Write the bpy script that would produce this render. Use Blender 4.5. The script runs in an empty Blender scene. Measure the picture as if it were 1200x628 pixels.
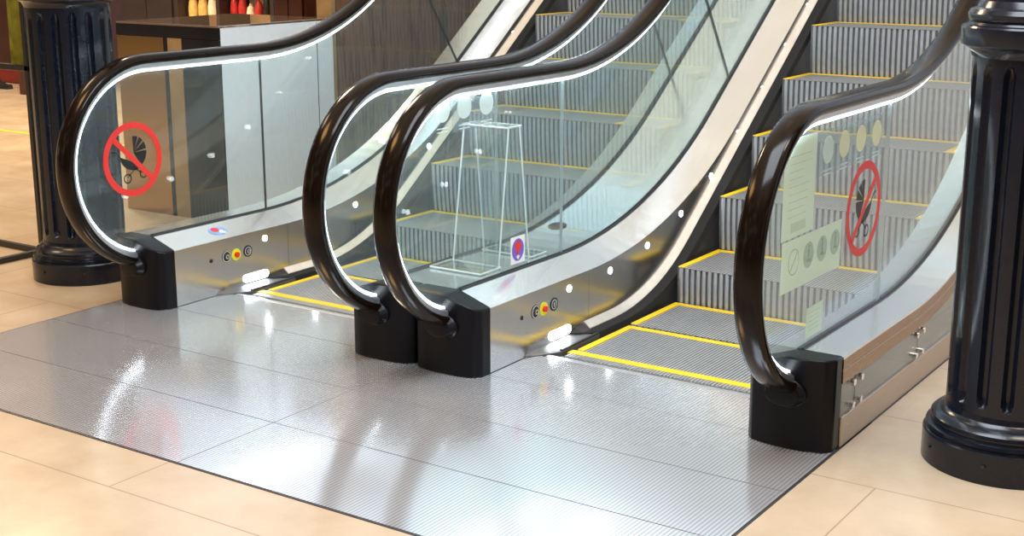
import bpy, bmesh, math, random
from mathutils import Vector
random.seed(4)
R = math.radians
S = bpy.context.scene
COL = S.collection
PI = math.pi

# ------------------------------------------------------------------ materials
def new_mat(name):
    m = bpy.data.materials.new(name); m.use_nodes = True
    nt = m.node_tree
    return m, nt, nt.nodes['Principled BSDF']

def setp(b, **k):
    names = dict(col='Base Color', metal='Metallic', rough='Roughness', spec='Specular IOR Level', coat='Coat Weight',
                 coatr='Coat Roughness', aniso='Anisotropic', anirot='Anisotropic Rotation', alpha='Alpha', ec='Emission Color', es='Emission Strength')
    for a, v in k.items():
        s = b.inputs[names[a]]
        if a in ('col', 'ec') and len(v) == 3: v = (*v, 1)
        s.default_value = v

def plain(name, col, rough=.5, metal=0., var=.0, scale=30, bump=0, **k):
    """a solid colour with a faint procedural mottling"""
    m, nt, b = new_mat(name)
    setp(b, col=col, rough=rough, metal=metal, **k)
    if var or bump:
        tc = nt.nodes.new('ShaderNodeTexCoord'); n = nt.nodes.new('ShaderNodeTexNoise')
        n.inputs['Scale'].default_value = scale; n.inputs['Detail'].default_value = 4
        nt.links.new(tc.outputs['Object'], n.inputs['Vector'])
        if var:
            r = nt.nodes.new('ShaderNodeValToRGB')
            r.color_ramp.elements[0].position = .3; r.color_ramp.elements[1].position = .7
            r.color_ramp.elements[0].color = (*[c*(1-var) for c in col], 1)
            r.color_ramp.elements[1].color = (*[min(1, c*(1+var)) for c in col], 1)
            nt.links.new(n.outputs['Fac'], r.inputs['Fac']); nt.links.new(r.outputs['Color'], b.inputs['Base Color'])
        if bump:
            bp = nt.nodes.new('ShaderNodeBump'); bp.inputs['Strength'].default_value = bump; bp.inputs['Distance'].default_value = .01
            nt.links.new(n.outputs['Fac'], bp.inputs['Height']); nt.links.new(bp.outputs['Normal'], b.inputs['Normal'])
    return m

def emit(name, col, st):
    m, nt, b = new_mat(name)
    setp(b, col=(.8, .8, .8), ec=col, es=st, rough=.4)
    return m

def brushed(name, col, rough, axis, bump=.02, wav=.0, metal=1):
    """brushed steel: grain stretched along an axis, slow waviness in the sheet"""
    m, nt, b = new_mat(name)
    setp(b, col=col, metal=metal, rough=rough)
    tc = nt.nodes.new('ShaderNodeTexCoord'); mp = nt.nodes.new('ShaderNodeMapping')
    sc = [260, 260, 260]; sc['xyz'.index(axis)] = 3
    mp.inputs['Scale'].default_value = sc
    n = nt.nodes.new('ShaderNodeTexNoise'); n.inputs['Scale'].default_value = 1; n.inputs['Detail'].default_value = 3
    nt.links.new(tc.outputs['Object'], mp.inputs['Vector']); nt.links.new(mp.outputs['Vector'], n.inputs['Vector'])
    mr = nt.nodes.new('ShaderNodeMapRange'); mr.inputs['To Min'].default_value = rough*.75; mr.inputs['To Max'].default_value = rough*1.3
    nt.links.new(n.outputs['Fac'], mr.inputs['Value']); nt.links.new(mr.outputs['Result'], b.inputs['Roughness'])
    n2 = nt.nodes.new('ShaderNodeTexNoise'); n2.inputs['Scale'].default_value = 3.0; n2.inputs['Detail'].default_value = 1
    nt.links.new(tc.outputs['Object'], n2.inputs['Vector'])
    b1 = nt.nodes.new('ShaderNodeBump'); b1.inputs['Strength'].default_value = bump; b1.inputs['Distance'].default_value = .0006
    nt.links.new(n.outputs['Fac'], b1.inputs['Height'])
    b2 = nt.nodes.new('ShaderNodeBump'); b2.inputs['Strength'].default_value = wav; b2.inputs['Distance'].default_value = .02
    nt.links.new(n2.outputs['Fac'], b2.inputs['Height']); nt.links.new(b1.outputs['Normal'], b2.inputs['Normal'])
    nt.links.new(b2.outputs['Normal'], b.inputs['Normal'])
    return m

def glass_mat(name, tint, haze=0.0, ior=1.5, refl=1.0):
    m = bpy.data.materials.new(name); m.use_nodes = True; nt = m.node_tree
    nt.nodes.remove(nt.nodes['Principled BSDF']); out = nt.nodes['Material Output']
    tr = nt.nodes.new('ShaderNodeBsdfTransparent'); tr.inputs[0].default_value = (*tint, 1)
    gl = nt.nodes.new('ShaderNodeBsdfGlossy'); gl.inputs['Roughness'].default_value = .02
    lw = nt.nodes.new('ShaderNodeLayerWeight'); lw.inputs['Blend'].default_value = .5
    pw = nt.nodes.new('ShaderNodeMath'); pw.operation = 'POWER'; pw.inputs[1].default_value = 5
    fr = nt.nodes.new('ShaderNodeMath'); fr.operation = 'MULTIPLY_ADD'; fr.inputs[1].default_value = .96; fr.inputs[2].default_value = .04
    nt.links.new(lw.outputs['Facing'], pw.inputs[0]); nt.links.new(pw.outputs[0], fr.inputs[0])
    mu = nt.nodes.new('ShaderNodeMath'); mu.operation = 'MULTIPLY'; mu.inputs[1].default_value = refl
    mx = nt.nodes.new('ShaderNodeMixShader')
    nt.links.new(fr.outputs[0], mu.inputs[0]); nt.links.new(mu.outputs[0], mx.inputs[0])
    nt.links.new(tr.outputs[0], mx.inputs[1]); nt.links.new(gl.outputs[0], mx.inputs[2])
    last = mx
    if haze:
        df = nt.nodes.new('ShaderNodeBsdfDiffuse'); df.inputs[0].default_value = (.75, .9, .93, 1)
        m2 = nt.nodes.new('ShaderNodeMixShader'); m2.inputs[0].default_value = haze
        nt.links.new(mx.outputs[0], m2.inputs[1]); nt.links.new(df.outputs[0], m2.inputs[2]); last = m2
    nt.links.new(last.outputs[0], out.inputs[0])
    return m

def film_mat(name, col, opac):
    """translucent printed film stuck on glass"""
    m = bpy.data.materials.new(name); m.use_nodes = True; nt = m.node_tree
    nt.nodes.remove(nt.nodes['Principled BSDF']); out = nt.nodes['Material Output']
    tr = nt.nodes.new('ShaderNodeBsdfTransparent'); df = nt.nodes.new('ShaderNodeBsdfDiffuse'); df.inputs[0].default_value = (*col, 1)
    tl = nt.nodes.new('ShaderNodeBsdfTranslucent'); tl.inputs[0].default_value = (*col, 1)
    a = nt.nodes.new('ShaderNodeMixShader'); a.inputs[0].default_value = .45
    nt.links.new(df.outputs[0], a.inputs[1]); nt.links.new(tl.outputs[0], a.inputs[2])
    mx = nt.nodes.new('ShaderNodeMixShader'); mx.inputs[0].default_value = opac
    nt.links.new(tr.outputs[0], mx.inputs[1]); nt.links.new(a.outputs[0], mx.inputs[2])
    nt.links.new(mx.outputs[0], out.inputs[0])
    return m

M = {}
M['glass'] = glass_mat('balustrade_glass', (.925, .982, .985), haze=.026, refl=1.15)
M['cladglass'] = glass_mat('cladding_glass', (.82, .86, .84), haze=.05, refl=1.6)
M['acrylic'] = glass_mat('clear_acrylic', (.955, .985, .99), haze=.03, refl=2.2)
M['frost'] = glass_mat('hazy_acrylic', (.95, .98, 1), haze=.22, refl=2)
M['acrylic_edge'] = plain('acrylic_edge', (.96, .98, 1), .25, alpha=.9)
M['rubber'] = plain('handrail_rubber', (.007, .0035, .002), .15, spec=.22, var=.1, scale=60)
M['guide'] = plain('guide_rail', (.66, .70, .78), .3, metal=.85, var=.05)
M['led'] = emit('led_strip', (.86, .93, 1), 9)
M['dot'] = emit('indicator_led', (.93, .97, 1), 9)
M['comb'] = emit('comb_light', (.86, .92, 1), 14)
M['steel'] = brushed('brushed_steel', (.66, .65, .64), .20, 'y', wav=.25)
M['deck'] = brushed('deck_steel', (.80, .83, .85), .2, 'y', wav=.2, metal=.8)
M['wedge'] = plain('satin_kick_steel', (.25, .25, .25), .45, metal=.7, var=.05)
M['skirt'] = plain('skirt_coating', (.05, .052, .06), .45, metal=.3, var=.15)
M['brush'] = plain('brush_bristles', (.012, .012, .012), .85, var=.3, scale=200, bump=.6)
M['holder'] = plain('brush_holder_aluminium', (.9, .83, .74), .3, metal=.7, var=.04)
M['base'] = plain('newel_plastic', (.004, .004, .006), .32, spec=.2, var=.1)
M['seal'] = plain('dark_seal', (.02, .025, .03), .5, var=.1)
M['bronze'] = brushed('bronze_rail', (.30, .19, .11), .25, 'y', wav=.1)
M['bottomtrim'] = brushed('bottom_trim_steel', (.46, .38, .30), .3, 'y', wav=.2)
M['yellow'] = plain('yellow_demarcation', (.92, .60, .01), .5, var=.06, scale=80)
M['rib'] = plain('step_rib_aluminium', (.46, .475, .50), .4, metal=.45, var=.06)
M['groove'] = plain('step_groove', (.13, .145, .165), .55, metal=.2, var=.1)
M['treadgroove'] = plain('tread_groove', (.17, .165, .16), .55, metal=.2, var=.1)
M['red'] = plain('sign_red', (.78, .035, .03), .45, var=.03)
M['black'] = plain('black_print', (.01, .012, .015), .5, var=.1)
M['paper'] = plain('white_print', (.85, .86, .87), .5, var=.03)
M['purple'] = plain('purple_print', (.18, .12, .55), .45, var=.05)
M['bluerefl'] = plain('blue_reflection', (.22, .38, .75), .4, var=.05)
M['film'] = film_mat('green_white_film', (.80, .93, .84), .62)
M['filmgrey'] = film_mat('grey_clear_film', (.40, .52, .58), .22)
M['disc'] = film_mat('pale_disc_film', (.85, .97, .98), .80)
M['discy'] = film_mat('pale_yellow_disc_film', (.94, .95, .76), .65)
M['discg'] = film_mat('grey_disc_film', (.50, .60, .58), .33)
M['text'] = film_mat('faint_text', (.45, .58, .55), .13)
M['column'] = plain('black_gloss_paint', (.006, .009, .018), .2, spec=.42, var=.2, scale=25, bump=.05)
M['blackmetal'] = plain('black_metal', (.012, .012, .014), .3, spec=.6, var=.1)
M['wood'] = None
M['silver'] = plain('polished_silver', (.8, .8, .82), .2, metal=1, var=.03)
M['btn_yellow'] = plain('button_yellow', (.78, .80, .03), .4, var=.04)
M['btn_red'] = plain('button_red', (.75, .03, .02), .35, var=.04)
M['cream'] = plain('white_counter', (.86, .9, .95), .28, var=.03)

def landing_mat():
    m, nt, b = new_mat('ribbed_landing_steel')
    setp(b, col=(.70, .72, .76), metal=.68, rough=.2)
    tc = nt.nodes.new('ShaderNodeTexCoord')
    sp = nt.nodes.new('ShaderNodeSeparateXYZ'); nt.links.new(tc.outputs['Object'], sp.inputs[0])
    def math_(op, a, bb=None, v=None):
        n = nt.nodes.new('ShaderNodeMath'); n.operation = op
        nt.links.new(a, n.inputs[0])
        if bb is not None: nt.links.new(bb, n.inputs[1])
        if v is not None: n.inputs[1].default_value = v
        return n.outputs[0]
    s = math_('SINE', math_('MULTIPLY', sp.outputs['X'], v=2*PI/.0125))
    mr = nt.nodes.new('ShaderNodeMapRange'); mr.inputs['From Min'].default_value = -1; nt.links.new(s, mr.inputs['Value'])
    bp = nt.nodes.new('ShaderNodeBump'); bp.inputs['Strength'].default_value = .04; bp.inputs['Distance'].default_value = .0005
    nt.links.new(mr.outputs[0], bp.inputs['Height'])
    n = nt.nodes.new('ShaderNodeTexNoise'); n.inputs['Scale'].default_value = 2.3; n.inputs['Detail'].default_value = 5
    nt.links.new(tc.outputs['Object'], n.inputs['Vector'])
    m2 = nt.nodes.new('ShaderNodeMapRange'); m2.inputs['To Min'].default_value = .09; m2.inputs['To Max'].default_value = .2
    nt.links.new(n.outputs['Fac'], m2.inputs['Value']); nt.links.new(m2.outputs[0], b.inputs['Roughness'])
    # grooves between the ribs a little darker
    r = nt.nodes.new('ShaderNodeValToRGB'); r.color_ramp.elements[0].position = .15; r.color_ramp.elements[0].color = (.60, .61, .66, 1)
    r.color_ramp.elements[1].position = .6; r.color_ramp.elements[1].color = (.90, .92, .97, 1)
    nt.links.new(mr.outputs[0], r.inputs[0]); nt.links.new(r.outputs[0], b.inputs['Base Color'])
    return m
M['landing'] = landing_mat()

def tile_mat():
    m, nt, b = new_mat('beige_floor_tiles')
    setp(b, rough=.16, spec=.5)
    tc = nt.nodes.new('ShaderNodeTexCoord'); sp = nt.nodes.new('ShaderNodeSeparateXYZ'); nt.links.new(tc.outputs['Object'], sp.inputs[0])
    def mth(op, a, v=None, bb=None):
        n = nt.nodes.new('ShaderNodeMath'); n.operation = op
        nt.links.new(a, n.inputs[0])
        if v is not None: n.inputs[1].default_value = v
        if bb is not None: nt.links.new(bb, n.inputs[1])
        return n.outputs[0]
    def line(q, w):     # distance to the nearest joint in metres, q in tile units
        f = mth('FRACT', mth('ADD', q, .5))
        return mth('MULTIPLY', mth('ABSOLUTE', mth('SUBTRACT', f, .5)), w)
    qy = mth('DIVIDE', mth('SUBTRACT', sp.outputs['Y'], -.215), .6)
    odd = mth('FLOORED_MODULO', mth('FLOOR', mth('ADD', qy, 1)), 2)
    qx = mth('ADD', mth('DIVIDE', mth('SUBTRACT', sp.outputs['X'], 1.62), 1.2), None, mth('MULTIPLY', odd, .5))
    lx, ly = line(qx, 1.2), line(qy, .6)
    mn = mth('MINIMUM', lx, None, ly)
    lt = mth('LESS_THAN', mn, .0022)
    n = nt.nodes.new('ShaderNodeTexNoise'); n.inputs['Scale'].default_value = 3; n.inputs['Detail'].default_value = 6; n.inputs['Roughness'].default_value = .65
    nt.links.new(tc.outputs['Object'], n.inputs['Vector'])
    r = nt.nodes.new('ShaderNodeValToRGB'); r.color_ramp.elements[0].position = .3; r.color_ramp.elements[0].color = (.53, .41, .285, 1)
    r.color_ramp.elements[1].position = .7; r.color_ramp.elements[1].color = (.63, .515, .385, 1)
    nt.links.new(n.outputs['Fac'], r.inputs[0])
    mx = nt.nodes.new('ShaderNodeMix'); mx.data_type = 'RGBA'; mx.inputs[7].default_value = (.36, .27, .18, 1)
    nt.links.new(lt, mx.inputs[0]); nt.links.new(r.outputs[0], mx.inputs[6]); nt.links.new(mx.outputs[2], b.inputs['Base Color'])
    mr = nt.nodes.new('ShaderNodeMapRange'); mr.inputs['To Min'].default_value = .12; mr.inputs['To Max'].default_value = .32
    nt.links.new(n.outputs['Fac'], mr.inputs['Value']); nt.links.new(mr.outputs[0], b.inputs['Roughness'])
    return m
M['tile'] = tile_mat()

def wood_mat():
    m, nt, b = new_mat('brown_wood_veneer')
    setp(b, rough=.5, spec=.3)
    tc = nt.nodes.new('ShaderNodeTexCoord'); mp = nt.nodes.new('ShaderNodeMapping'); mp.inputs['Scale'].default_value = (5, 5, .9)
    nt.links.new(tc.outputs['Object'], mp.inputs['Vector'])
    w = nt.nodes.new('ShaderNodeTexWave'); w.inputs['Scale'].default_value = 2.2; w.inputs['Distortion'].default_value = 9; w.inputs['Detail'].default_value = 4
    w.inputs['Detail Scale'].default_value = 1.2
    nt.links.new(mp.outputs[0], w.inputs['Vector'])
    r = nt.nodes.new('ShaderNodeValToRGB'); r.color_ramp.elements[0].color = (.10, .042, .022, 1); r.color_ramp.elements[1].color = (.20, .095, .052, 1)
    nt.links.new(w.outputs['Fac'], r.inputs[0]); nt.links.new(r.outputs[0], b.inputs['Base Color'])
    return m
M['wood'] = wood_mat()
M['goldlitwood'] = plain('pale_gold_and_lit_wood', (.36, .24, .11), .35, var=.15, scale=8)
M['bronzemirror'] = plain('bronze_mirror', (.42, .27, .12), .12, metal=.95, var=.05, scale=2)
M['darkmirror'] = plain('smoked_mirror', (.05, .05, .06), .12, metal=.8, var=.1, scale=2)
M['topmirror'] = plain('polished_counter_top', (.62, .46, .34), .06, metal=.8, var=.08, scale=3)
M['darkwood'] = plain('dark_red_brown_wood', (.055, .014, .008), .3, var=.3, scale=6)
M['darkpanel'] = plain('charcoal_panel', (.025, .018, .02), .4, var=.2, scale=5)
M['wallbrown'] = plain('dark_brown_wall', (.035, .02, .013), .6, var=.3, scale=1.5)
M['olive'] = plain('olive_fabric', (.22, .24, .03), .8, var=.35, scale=16, bump=.4)
M['goods_red'] = plain('red_goods', (.5, .03, .03), .4, var=.2)
M['red_box'] = plain('dark_red_card', (.22, .015, .012), .5, var=.2)
M['goods_gold'] = plain('golden_goods', (.75, .48, .16), .4, var=.2)
M['goods_cream'] = plain('cream_goods', (.85, .75, .6), .5, var=.1)
M['goods_black'] = plain('black_goods', (.015, .013, .013), .4, var=.2)
M['shelfwarm'] = plain('warm_shelf_board', (.62, .40, .18), .35, var=.1)

# ------------------------------------------------------------------ mesh helpers
class MB:
    def __init__(s): s.v = []; s.f = []; s.mi = []; s.mats = []
    def m(s, mat):
        if mat not in s.mats: s.mats.append(mat)
        return s.mats.index(mat)
    def add(s, vs, fs, mat):
        o = len(s.v); s.v += [tuple(v) for v in vs]; i = s.m(mat)
        for f in fs: s.f.append([o+k for k in f]); s.mi.append(i)
    def box(s, a, b, mat):
        x0, y0, z0 = a; x1, y1, z1 = b
        vs = [(x0,y0,z0),(x1,y0,z0),(x1,y1,z0),(x0,y1,z0),(x0,y0,z1),(x1,y0,z1),(x1,y1,z1),(x0,y1,z1)]
        s.add(vs, [(0,3,2,1),(4,5,6,7),(0,1,5,4),(1,2,6,5),(2,3,7,6),(3,0,4,7)], mat)
    def loft(s, rings, mat, closed=True, caps=True):
        """rings: equal-length lists of 3-D points"""
        n = len(rings[0]); vs = [p for r in rings for p in r]; fs = []
        for i in range(len(rings)-1):
            for j in range(n if closed else n-1):
                k = (j+1) % n
                fs.append((i*n+j, i*n+k, (i+1)*n+k, (i+1)*n+j))
        if caps and closed:
            fs.append(tuple(range(n))[::-1]); fs.append(tuple((len(rings)-1)*n+j for j in range(n)))
        s.add(vs, fs, mat)
    def tube(s, pts, r, mat, n=10):
        rings = []
        for i, p in enumerate(pts):
            p = Vector(p); a = Vector(pts[max(0, i-1)]); b = Vector(pts[min(len(pts)-1, i+1)])
            t = (b-a).normalized(); u = t.cross(Vector((0, 0, 1)) if abs(t.z) < .9 else Vector((1, 0, 0))).normalized(); w = t.cross(u)
            rings.append([p + r*(math.cos(2*PI*k/n)*u + math.sin(2*PI*k/n)*w) for k in range(n)])
        s.loft(rings, mat)
    def lathe(s, prof, cx, cy, mat, n=40):
        rings = [[(cx+r*math.cos(2*PI*k/n), cy+r*math.sin(2*PI*k/n), z) for k in range(n)] for r, z in prof]
        s.loft(rings, mat)
    def prism_x(s, poly, x0, x1, mat):
        """polygon in (y,z) extruded along x"""
        n = len(poly)
        s.loft([[(x0, y, z) for y, z in poly], [(x1, y, z) for y, z in poly]], mat)
    def build(s, name, parent=None, smooth=False, bevel=0, seg=2, recalc=True, angle=35):
        me = bpy.data.meshes.new(name); me.from_pydata(s.v, [], s.f)
        for mt in s.mats: me.materials.append(mt)
        me.polygons.foreach_set('material_index', s.mi)
        bm = bmesh.new(); bm.from_mesh(me)
        if recalc: bmesh.ops.recalc_face_normals(bm, faces=bm.faces)
        if smooth:
            for f in bm.faces: f.smooth = True
            for e in bm.edges:
                if len(e.link_faces) == 2 and e.calc_face_angle(0) > R(angle): e.smooth = False
        bm.to_mesh(me); bm.free()
        o = bpy.data.objects.new(name, me); COL.objects.link(o)
        if parent:
            o.parent = parent
            if parent.type == 'EMPTY' or True:
                # parents sit at their own locations; meshes are written in world space
                w = Vector((0, 0, 0)); q = parent
                while q: w += q.location; q = q.parent
                o.location = -w
        if bevel:
            md = o.modifiers.new('bevel', 'BEVEL'); md.width = bevel; md.segments = seg; md.limit_method = 'ANGLE'; md.angle_limit = R(30)
        return o

def tag(o, label=None, cat=None, group=None, kind=None):
    if label: o['label'] = label
    if cat: o['category'] = cat
    if group: o['group'] = group
    if kind: o['kind'] = kind
    return o
def thing(name, loc, label, cat, group=None):
    o = bpy.data.objects.new(name, None); COL.objects.link(o); o.location = loc; o.empty_display_size = .1
    return tag(o, label, cat, group)

# ------------------------------------------------------------------ layout (metres; y runs up the escalators, z up)
W, D = 1.283, .308
X = {1: -D-W, 2: -D, 3: 0., 4: W}
TH = R(35.6)
YC, ZC = .68, 2.555
L_END = 4.6

def stations(y0=.02, l1=L_END, nf=6, na=16, nl=8, l0=None):
    st = []
    if l0 is None:
        st += [('f', y0+(YC-y0)*i/nf) for i in range(nf)]
        st += [('a', TH*i/na) for i in range(na+1)]
        st += [('l', l1*(i+1)/nl) for i in range(nl)]
    else:
        st += [('l', l0+(l1-l0)*i/nl) for i in range(nl+1)]
    return st
def at(st, z0):
    k, t = st
    if k == 'f': return (t, z0)
    r = ZC-z0
    if k == 'a': return (YC+r*math.sin(t), ZC-r*math.cos(t))
    return (YC+r*math.sin(TH)+t*math.cos(TH), ZC-r*math.cos(TH)+t*math.sin(TH))
def ring(st, prof, x0=0, sg=1):
    out = []
    for x, z in prof:
        y, zz = at(st, z); out.append((x0+sg*x, y, zz))
    return out
def station_at(dist, z0, y0=0.):
    """station at path length dist measured from y0 along the line at height z0"""
    d = dist-(YC-y0)
    if d <= 0: return ('f', y0+dist)
    r = ZC-z0
    if d <= r*TH: return ('a', d/r)
    return ('l', d-r*TH)

def _zy(yc, zc, z0, y):
    r = zc-z0
    if y <= yc: return z0
    if y <= yc+r*math.sin(TH): return zc-math.sqrt(r*r-(y-yc)**2)
    return zc-r/math.cos(TH)+(y-yc)*math.tan(TH)
def zy1(z0, y): return _zy(YC, ZC, z0, y)
YC2, ZC2 = .85, 1.12                 # the skirt trim turns on its own tighter curve
def zy2(z0, y): return _zy(YC2, ZC2, z0, y)
def at2(st, z0):
    k, t = st
    if k == 'f': return (t, z0)
    r = ZC2-z0
    if k == 'a': return (YC2+r*math.sin(t), ZC2-r*math.cos(t))
    return (YC2+r*math.sin(TH)+t*math.cos(TH), ZC2-r*math.cos(TH)+t*math.sin(TH))

CN, RN = (.03, .605), .375           # newel circle
def rail_path(l1=L_END, a_end=-90):
    """(y, z, ny, nz) along the line the glass edge follows, from newel bottom to the top"""
    P = []
    for i in range(33):
        a = R(270 - 180*i/32)
        P.append((CN[0]+RN*math.cos(a), CN[1]+RN*math.sin(a), math.cos(a), math.sin(a)))
    P[-1] = (CN[0], .98, 0, 1)
    for y in (.2, .4, .55): P.append((y, .98, 0, 1))
    for i in range(17):
        t = TH*i/16; r = ZC-.98
        P.append((YC+r*math.sin(t), ZC-r*math.cos(t), -math.sin(t), math.cos(t)))
    r = ZC-.98
    for i in range(1, 7):
        l = l1*i/6
        P.append((YC+r*math.sin(TH)+l*math.cos(TH), ZC-r*math.cos(TH)+l*math.sin(TH), -math.sin(TH), math.cos(TH)))
    return P
RP = rail_path()
def rail_loft(mb, prof, x0, mat, P=None):
    mb.loft([[(x0+x, y+o*ny, z+o*nz) for x, o in prof] for y, z, ny, nz in (P or RP)], mat)

def bend(y):
    return min(1, max(0, (y-.245)/(.384-.245)))

# ------------------------------------------------------------------ flat printed shapes on a plane x = const (u -> +y, v -> z)
def disc(mb, x, cy, cz, r, mat, n=36, th=.0006, r2=None, su=1.0):
    a = [(cy+su*r*math.cos(2*PI*k/n), cz+r*math.sin(2*PI*k/n)) for k in range(n)]
    if r2 is None:
        mb.prism_x(a, x, x+th, mat)
    else:
        b = [(cy+su*r2*math.cos(2*PI*k/n), cz+r2*math.sin(2*PI*k/n)) for k in range(n)]
        rings = [[(x, *a[k]), (x+th, *a[k]), (x+th, *b[k]), (x, *b[k])] for k in range(n)]
        rings.append(rings[0]); mb.loft(rings, mat, caps=False)
def bar(mb, x, p, q, w, mat, th=.0006):
    (a, b), (c, d) = p, q; L = math.hypot(c-a, d-b); nx, ny = -(d-b)/L*w/2, (c-a)/L*w/2
    mb.prism_x([(a+nx, b+ny), (c+nx, d+ny), (c-nx, d-ny), (a-nx, b-ny)], x, x+th, mat)
def arcpts(cy, cz, r, a0, a1, n=14):
    return [(cy+r*math.cos(R(a0+(a1-a0)*i/n)), cz+r*math.sin(R(a0+(a1-a0)*i/n))) for i in range(n+1)]

def no_pram_sticker(par, x, cy, cz, rad, mir, label):
    m = -1 if mir else 1
    mb = MB(); disc(mb, x, cy, cz, rad, M['red'], n=56, r2=rad*.83)
    bar(mb, x+.0012, (cy-m*.63*rad, cz+.6*rad), (cy+m*.63*rad, cz-.6*rad), .15*rad, M['red'])
    o = mb.build('prohibition_sticker', par); o['label'] = label
    b = MB(); T = lambda u, v: (cy+m*u*rad, cz+v*rad)
    for a0, a1 in ((-58, 2), (8, 36), (42, 62), (67, 92)):     # folding hood in segments
        b.prism_x([T(.03, .18)]+[T(.03+.44*math.cos(R(a)), .18+.44*math.sin(R(a))) for a in [a0+(a1-a0)*i/6 for i in range(7)]], x, x+.0006, M['black'])
    b.prism_x([T(.03+.46*math.cos(R(a)), .10+.40*math.sin(R(a))) for a in [180+i*10 for i in range(14)]], x, x+.0006, M['black'])
    for p, q, w in (((-.7, .27), (-.56, .24), .03), ((-.56, .24), (-.42, .08), .03), ((.08, -.25), (-.2, -.45), .03), ((.02, -.25), (.28, -.4), .03)):
        bar(b, x, T(*p), T(*q), w*rad, M['black'])
    for u, v in ((-.22, -.5), (.33, -.42)):
        c = T(u, v); disc(b, x, c[0], c[1], .135*rad, M['black'], n=24, r2=.10*rad)
    b.build('pram_symbol', o)
    return o

# ------------------------------------------------------------------ balustrades
def pane(mb, x0, sts=None, newel=False, z_lo=.28, z_hi=.978, yend=.70):
    t = .006
    if newel:
        poly = [(CN[0]+RN*math.cos(R(270-180*i/32)), CN[1]+RN*math.sin(R(270-180*i/32))) for i in range(33)]
        poly += [(.3, z_hi), (yend, z_hi), (yend, z_lo), (.035, z_lo)]
        mb.prism_x(poly, x0-t, x0+t, M['glass'])
    else:
        mb.loft([[(x0-t, *at(s, z_lo)), (x0+t, *at(s, z_lo)), (x0+t, *at(s, z_hi)), (x0-t, *at(s, z_hi))] for s in sts], M['glass'])

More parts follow.
